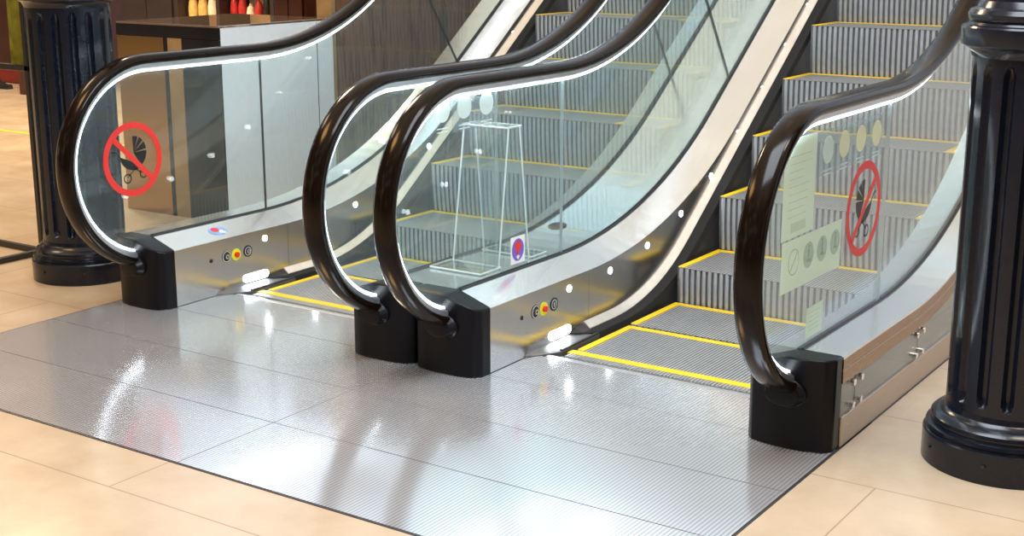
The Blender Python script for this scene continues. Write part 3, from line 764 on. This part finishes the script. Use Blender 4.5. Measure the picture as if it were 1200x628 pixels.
# ------------------------------------------------------------------ fluted columns
def column(cx, cy, z_top, label, rb=.236, rs_=.180):
    T = thing('fluted_column', (cx, cy, 0), label, 'column', 'black fluted columns')
    N = 200
    mb = MB(); mb.lathe([(rb, 0), (rb, .088), (rb-.003, .093), (rb-.008, .095), (rb-.009, .099), (rb-.006, .104), (rb-.008, .111), (rb-.018, .114), (rb-.020, .120), (rb-.018, .128), (rb-.021, .138), (rb-.032, .148), (rs_+.016, .152), (rs_+.012, .158), (rs_+.004, .164), (rs_+.001, .18), (rs_-.02, .181)], cx, cy, M['column'], 72)
    b = mb.build('column_base', T, smooth=True, angle=30)
    # grub screws
    mb = MB()
    for a in (222, 270, 318):
        c = (cx+(rb-.001)*math.cos(R(a)), cy+(rb-.001)*math.sin(R(a)))
        for zz in (.055,): mb.tube([(c[0], c[1], zz), (c[0]+.006*math.cos(R(a)), c[1]+.006*math.sin(R(a)), zz)], .006, M['blackmetal'], n=10)
    mb.build('grub_screw', b)
    # shaft with round-ended flutes
    nf = 16; seg = 14; nn = nf*seg
    zb, zt = .20, z_top-.02
    zs = [.18]+[zb+.05*(1-math.cos(R(90*k/6))) for k in range(7)]+[zb+.05+(zt-zb-.1)*k/6 for k in range(1, 6)]+[zt-.05+.05*math.sin(R(90*k/6)) for k in range(7)]+[z_top+.02]
    rings = []
    for z in zs:
        if z <= zb or z >= zt: fl = 0
        elif z < zb+.05: fl = math.sqrt(max(0, 1-((zb+.05-z)/.05)**2))
        elif z > zt-.05: fl = math.sqrt(max(0, 1-((z-zt+.05)/.05)**2))
        else: fl = 1
        r = []
        for k in range(nn):
            a = 2*PI*(k+.5)/nn; u = ((k % seg)+.5)/seg*2-1   # -1..1 across one bay
            hw = .50*fl
            d = 0
            if hw > .03 and abs(u) < hw: d = .022*math.sqrt(1-(u/hw)**2)*min(1, fl+.15)
            rr = rs_-d
            r.append((cx+rr*math.cos(a), cy+rr*math.sin(a), z))
        rings.append(r)
    mb = MB(); mb.loft(rings, M['column']); mb.build('fluted_shaft', T, smooth=True, angle=40)
    z = z_top
    mb = MB(); mb.lathe([(rs_-.01, z-.008), (rs_+.003, z-.002), (rs_+.006, z+.008), (rs_+.012, z+.018), (rs_+.024, z+.026), (rs_+.034, z+.030), (rs_+.036, z+.036), (rs_+.036, z+.078), (rs_+.033, z+.083), (rs_+.018, z+.086), (rs_+.014, z+.092), (rs_+.020, z+.102), (rs_+.021, z+.115), (rs_+.014, z+.127), (rs_-.002, z+.132), (rs_-.006, z+.14), (rs_-.012, z+.15), (rs_-.012, z+.19)], cx, cy, M['column'], 72)
    mb.build('collar', T, smooth=True, angle=30)
    mb = MB(); mb.lathe([(rs_-.015, z+.18), (rs_-.020, 2.8), (rs_-.02, 4.2)], cx, cy, M['column'], 48); mb.build('upper_shaft', T, smooth=True)
    return T
column(1.862, .215, 1.19, 'black fluted cast column in the right foreground with a ringed collar', rb=.240)
column(-2.245, .200, 1.21, 'black fluted cast column at the left behind the leftmost handrail', rb=.236)

# ------------------------------------------------------------------ background at left
T = thing('mirrored_counter', (-2.9, 1.8, 0), 'tall bronze mirror clad counter with white right side, behind the leftmost glass', 'counter')
bx0, bx1, by0, by1, bz = -3.30, -2.51, 1.350, 2.24, 1.05
mb = MB(); mb.box((bx0, by0+.012, 0), (bx1-.012, by1, bz-.012), M['darkpanel']); mb.build('body', T)
xs = [(-3.30, -2.932, 'bronzemirror'), (-2.929, -2.903, 'darkmirror'), (-2.90, -2.793, 'goldlitwood'), (-2.79, -2.51, 'darkmirror')]
for a, b, m in xs:
    mb = MB(); mb.box((a, by0, 0), (b, by0+.012, bz-.075), M[m]); mb.build('front_panel', T)
mb = MB(); mb.box((bx0, by0-.003, bz-.072), (bx1, by0+.012, bz-.012), M['darkmirror']); mb.build('front_rail', T)
mb = MB(); mb.box((bx1-.012, by0+.012, 0), (bx1, by1, bz-.012), M['cream']); o = mb.build('side_panel', T); o['label'] = 'white side panel'
mb = MB(); mb.box((bx1, by0+.75, .0), (bx1+.003, by0+.756, bz-.02), M['silver']); mb.build('silver_strip', o)  # thin silver strip down the side panel
mb = MB(); mb.box((bx0, by0, bz-.012), (bx1, by1, bz), M['topmirror']); mb.build('counter_top', T, bevel=.002)

# wood-clad wall; its warm-lit end face is painted pale gold
mb = MB(); mb.box((-2.64, 2.30, 0), (-2.53, 8, 2.1), M['wood']); tag(mb.build('wall_left'), kind='structure')
mb = MB(); mb.box((-2.645, 2.262, 0), (-2.535, 2.298, 2.1), M['goldlitwood']); tag(mb.build('trim_3'), kind='structure')
# dark back wall far behind
mb = MB(); mb.box((-24, 9.0, 0), (-7.0, 9.2, 3.0), M['wallbrown']); tag(mb.build('wall_back'), kind='structure')

# shop front along y = 4.6
YS = 4.6
tag((lambda m: (m.box((-8.62, YS, 0), (-7.95, YS+.4, 2.3), M['darkwood']), m.box((-8.58, YS-.012, .05), (-7.99, YS, 2.25), M['darkwood']), m.build('dark_wardrobe', bevel=.004))[2])(MB()), 'dark red-brown cabinet at the far left of the shop display', 'cabinet')

def cabinet(name, a, b, Y, h, mat, label, cat, d=.4):
    T = thing(name, ((a+b)/2, Y, 0), label, cat)
    mb = MB(); mb.box((a, Y, 0), (b, Y+d, h), mat); mb.build('carcass', T, bevel=.004)
    mb = MB(); c = (a+b)/2
    mb.box((a+.02, Y-.018, .06), (c-.004, Y-.001, h-.04), mat); mb.build('door', T, bevel=.003)
    mb = MB(); mb.box((c+.004, Y-.018, .06), (b-.02, Y-.001, h-.04), mat); mb.build('door', T, bevel=.003)
cabinet('tall_cabinet', -7.068, -6.386, YS, 2.2, M['darkpanel'], 'tall charcoal cabinet in the shop behind the mirrored counter, beside the golden shelf', 'cabinet')
cabinet('wooden_cabinet', -4.349, -4.043, YS-.9, 2.2, M['darkwood'], 'dark red-brown wooden cabinet beside the wall end painted pale gold as warm-lit', 'cabinet')
a, b = -6.375, -5.208
T = thing('display_shelf', ((a+b)/2, YS, 0), 'warm lit shop display shelf behind the mirrored counter', 'shelf')
mb = MB(); mb.box((a, YS+.35, 0), (b, YS+.4, 2.2), M['goods_cream']); mb.build('back_panel', T)
for z in (.02, .42, .76, 1.12, 1.5): 
    mb = MB(); mb.box((a, YS, z), (b, YS+.35, z+.03), M['shelfwarm']); mb.build('shelf_board', T)
for xx in (a, (a+b)/2-.08, b-.04):
    mb = MB(); mb.box((xx, YS-.01, 0), (xx+.04, YS+.36, 2.2), M['darkpanel']); mb.build('upright', T)
rnd = random.Random(5)
mats = ['goods_gold', 'goods_gold', 'goods_cream', 'goods_gold', 'goods_red', 'goods_red', 'goods_cream', 'goods_red', 'goods_black', 'goods_red']
names = ['golden', 'small amber', 'cream', 'yellow gold', 'red', 'bright red', 'pale cream', 'deep red', 'black', 'crimson']
for k, (mt, nm) in enumerate(zip(mats, names)):
    mid = (a+b)/2-.08; xx = a+.095+(mid-a-.145)*k/3 if k < 4 else mid+.09+(b-mid-.19)*(k-4)/5; h = rnd.uniform(.15, .24); r = .043 if k < 4 else .036
    mb = MB(); z = .7902
    mb.lathe([(r*.8, z), (r, z+.01), (r*1.05, z+h*.5), (r*.8, z+h*.8), (r*.35, z+h*.9), (r*.35, z+h)], xx, YS+.12, M[mt], 20)
    tag(mb.build('jar', smooth=True), f'{nm} jar on the display shelf, number {["one","two","three","four","five","six","seven","eight","nine","ten"][k]} from the left', 'jar', 'jars on the display shelf')

# black display rack with olive garment
fx, fy = -2.748, .345
T = thing('display_rack', (fx, fy, 0), 'black tubular metal display rack at the left edge beside the column', 'rack')
def tubebox(name, p, q, w=.014):
    mb = MB(); p, q = Vector(p), Vector(q); mb.box([min(p[i], q[i])-w for i in range(3)], [max(p[i], q[i])+w for i in range(3)], M['blackmetal']); return mb.build(name, T, bevel=.003)
tubebox('post', (fx, fy, .014), (fx, fy, 2.0)); tubebox('post', (fx-.9, fy, .014), (fx-.9, fy, 2.0)); 
tubebox('foot_rail', (fx, fy-.60, .014), (fx, fy+.02, .014)); tubebox('foot_rail', (fx-.9, fy-.6, .014), (fx-.9, fy+.02, .014))
tubebox('cross_rail', (fx-.9, fy, .014), (fx, fy, .014)); tubebox('cross_rail', (fx-.9, fy, .90), (fx, fy, .90)); tubebox('top_rail', (fx-.9, fy, 2.0), (fx, fy, 2.0))
mb = MB(); rr = []
for k in range(13):
    u = k/12; xx = fx-.20+.155*u
    rr.append([(xx, fy+.055+.012*math.sin(u*19), .905), (xx+.001, fy+.075+.012*math.sin(u*19), .905), (xx, fy+.075+.01*math.sin(u*17+1), 1.85), (xx, fy+.055+.01*math.sin(u*17+1), 1.85)])
mb.loft(rr, M['olive']); T2_ = mb.build('hanging_cloth', smooth=True, angle=60)
tag(T2_, 'olive green cloth hanging behind the black display rack', 'cloth')
# things on the floor far behind the rack
gx, gy = -9.35, 5.55
mb = MB(); mb.box((gx-1.0, gy, 0), (gx+.62, gy+.6, 2.4), M['darkwood']); mb.box((gx-1.0, gy-.01, .1), (gx+.62, gy, .14), M['blackmetal']); tag(mb.build('shop_cabinet', bevel=.004), 'dark brown shop cabinet far behind the display rack', 'cabinet')
mb = MB(); mb.box((gx-.5, gy-.36, 0), (gx+.12, gy-.05, .17), M['red_box']); tag(mb.build('floor_box', bevel=.02), 'red box on the far floor at the left edge', 'box')
def shoe(x, y, lab):
    mb = MB(); pr = []
    for k in range(9):
        u = k/8; w = .035+.015*math.sin(PI*u); h = .10-.055*min(1, u*1.6) if u > .25 else .10
        pr.append([(x+.27*u, y-w, 0), (x+.27*u, y+w, 0), (x+.27*u, y+w*.8, h), (x+.27*u, y-w*.8, h)])
    mb.loft(pr, M['goods_black']); tag(mb.build('shoe', smooth=True, angle=60), lab, 'shoe', 'black shoes on the far floor')
shoe(gx+.0, gy-.72, 'black shoe in front of the red box on the far floor')
shoe(gx+.3, gy-.4, 'black shoe to the right of the red box on the far floor')
mb = MB(); mb.box((-12, 2.92, .0), (-2.9, 2.96, .0015), M['yellow']); tag(mb.build('floor_stripe'), 'thin yellow stripe on the far tile floor behind the rack', 'floor stripe')

# ------------------------------------------------------------------ camera
cam = bpy.data.cameras.new('camera'); co = bpy.data.objects.new('camera', cam); COL.objects.link(co)
yaw, pitch = -.5929, .2396
f = Vector((math.sin(yaw)*math.cos(pitch), math.cos(yaw)*math.cos(pitch), -math.sin(pitch)))
co.location = (2.7832, -3.7744, 1.5186); co.rotation_euler = f.to_track_quat('-Z', 'Y').to_euler()
cam.sensor_width = 36; cam.lens = 1604.87/1200*36; cam.clip_end = 200
S.camera = co

# ------------------------------------------------------------------ light
def area(name, loc, size, power, col, target=None, sy=None):
    l = bpy.data.lights.new(name, 'AREA'); l.energy = power; l.color = col; l.size = size
    if sy: l.shape = 'RECTANGLE'; l.size_y = sy
    o = bpy.data.objects.new(name, l); COL.objects.link(o); o.location = loc
    t = Vector(target) if target else Vector((loc[0], loc[1], 0))
    o.rotation_euler = (t-Vector(loc)).to_track_quat('-Z', 'Y').to_euler()
    return o
area('cool_fill_lamp', (1.1, -.9, 3.6), 1.8, 85, (.82, .90, 1), (.7, 0.3, 0))  # unseen cool fill, placed to brighten the plates and risers
area('ceiling_lamp_warm_left', (-3.0, -2.2, 4.2), 1.2, 48, (1, .54, .18), (-2.2, -1.9, 0))
area('ceiling_lamp_warm_right', (2.6, 0.2, 4.6), .8, 30, (1, .86, .70))
area('ceiling_lamp_shop', (-7.0, 3.2, 5.6), 1.4, 330, (1, .76, .48))
area('display_fill_lamp', (-5.6, 3.7, 2.6), .5, 32, (1, .80, .52), (-5.9, 4.7, .9))  # unseen warm fill added to brighten the shelf goods and their reflection
area('ceiling_lamp_far', (-5.2, -.2, 4.0), 1.0, 24, (1, .78, .52))

w = bpy.data.worlds.new('mall'); S.world = w; w.use_nodes = True; nt = w.node_tree
bg = nt.nodes['Background']
tc = nt.nodes.new('ShaderNodeTexCoord'); sp = nt.nodes.new('ShaderNodeSeparateXYZ'); nt.links.new(tc.outputs['Generated'], sp.inputs[0])
def mr(a, f0, f1, t0, t1):
    n = nt.nodes.new('ShaderNodeMapRange'); n.interpolation_type = 'SMOOTHSTEP'
    n.inputs['From Min'].default_value = f0; n.inputs['From Max'].default_value = f1; n.inputs['To Min'].default_value = t0; n.inputs['To Max'].default_value = t1
    nt.links.new(a, n.inputs['Value']); return n.outputs[0]
def mix(fac, a, b):
    n = nt.nodes.new('ShaderNodeMix'); n.data_type = 'RGBA'
    nt.links.new(fac, n.inputs[0])
    for i, q in ((6, a), (7, b)):
        if isinstance(q, tuple): n.inputs[i].default_value = (*q, 1)
        else: nt.links.new(q, n.inputs[i])
    return n.outputs[2]
# left = dark shops, ahead/up = bright atrium
side = mix(mr(sp.outputs['X'], -.77, -.66, 0, 1), (.16, .09, .055), (.78, .87, 1.0))
front = mix(mr(sp.outputs['Y'], -.2, .25, 0, 1), (.09, .06, .045), side)
up = mix(mr(sp.outputs['Z'], .5, .85, 0, 1), front, (.80, .64, .46))
mp = nt.nodes.new('ShaderNodeMapping'); mp.inputs['Scale'].default_value = (3.0, 3.0, 7.0); nt.links.new(tc.outputs['Generated'], mp.inputs['Vector'])
nz = nt.nodes.new('ShaderNodeTexNoise'); nz.inputs['Scale'].default_value = 1.4; nz.inputs['Detail'].default_value = 2; nt.links.new(mp.outputs[0], nz.inputs['Vector'])
warm = mix(mr(nz.outputs['Fac'], .56, .68, 0, 1), up, (1.25, 1.0, .68))
vis = mix(mr(nz.outputs['Fac'], .26, .38, 1, 0), warm, (.22, .19, .18))
low = mix(mr(sp.outputs['Z'], -.05, .05, 0, 1), (.12, .10, .08), vis)
nt.links.new(low, bg.inputs[0]); bg.inputs[1].default_value = .75

S.view_settings.view_transform = 'Standard'; S.view_settings.look = 'None'; S.view_settings.gamma = 1; S.view_settings.use_curve_mapping = False
S.view_settings.exposure = .64
S.cycles.max_bounces = 10; S.cycles.transparent_max_bounces = 24; S.cycles.use_denoising = True
S.cycles.sample_clamp_indirect = 3
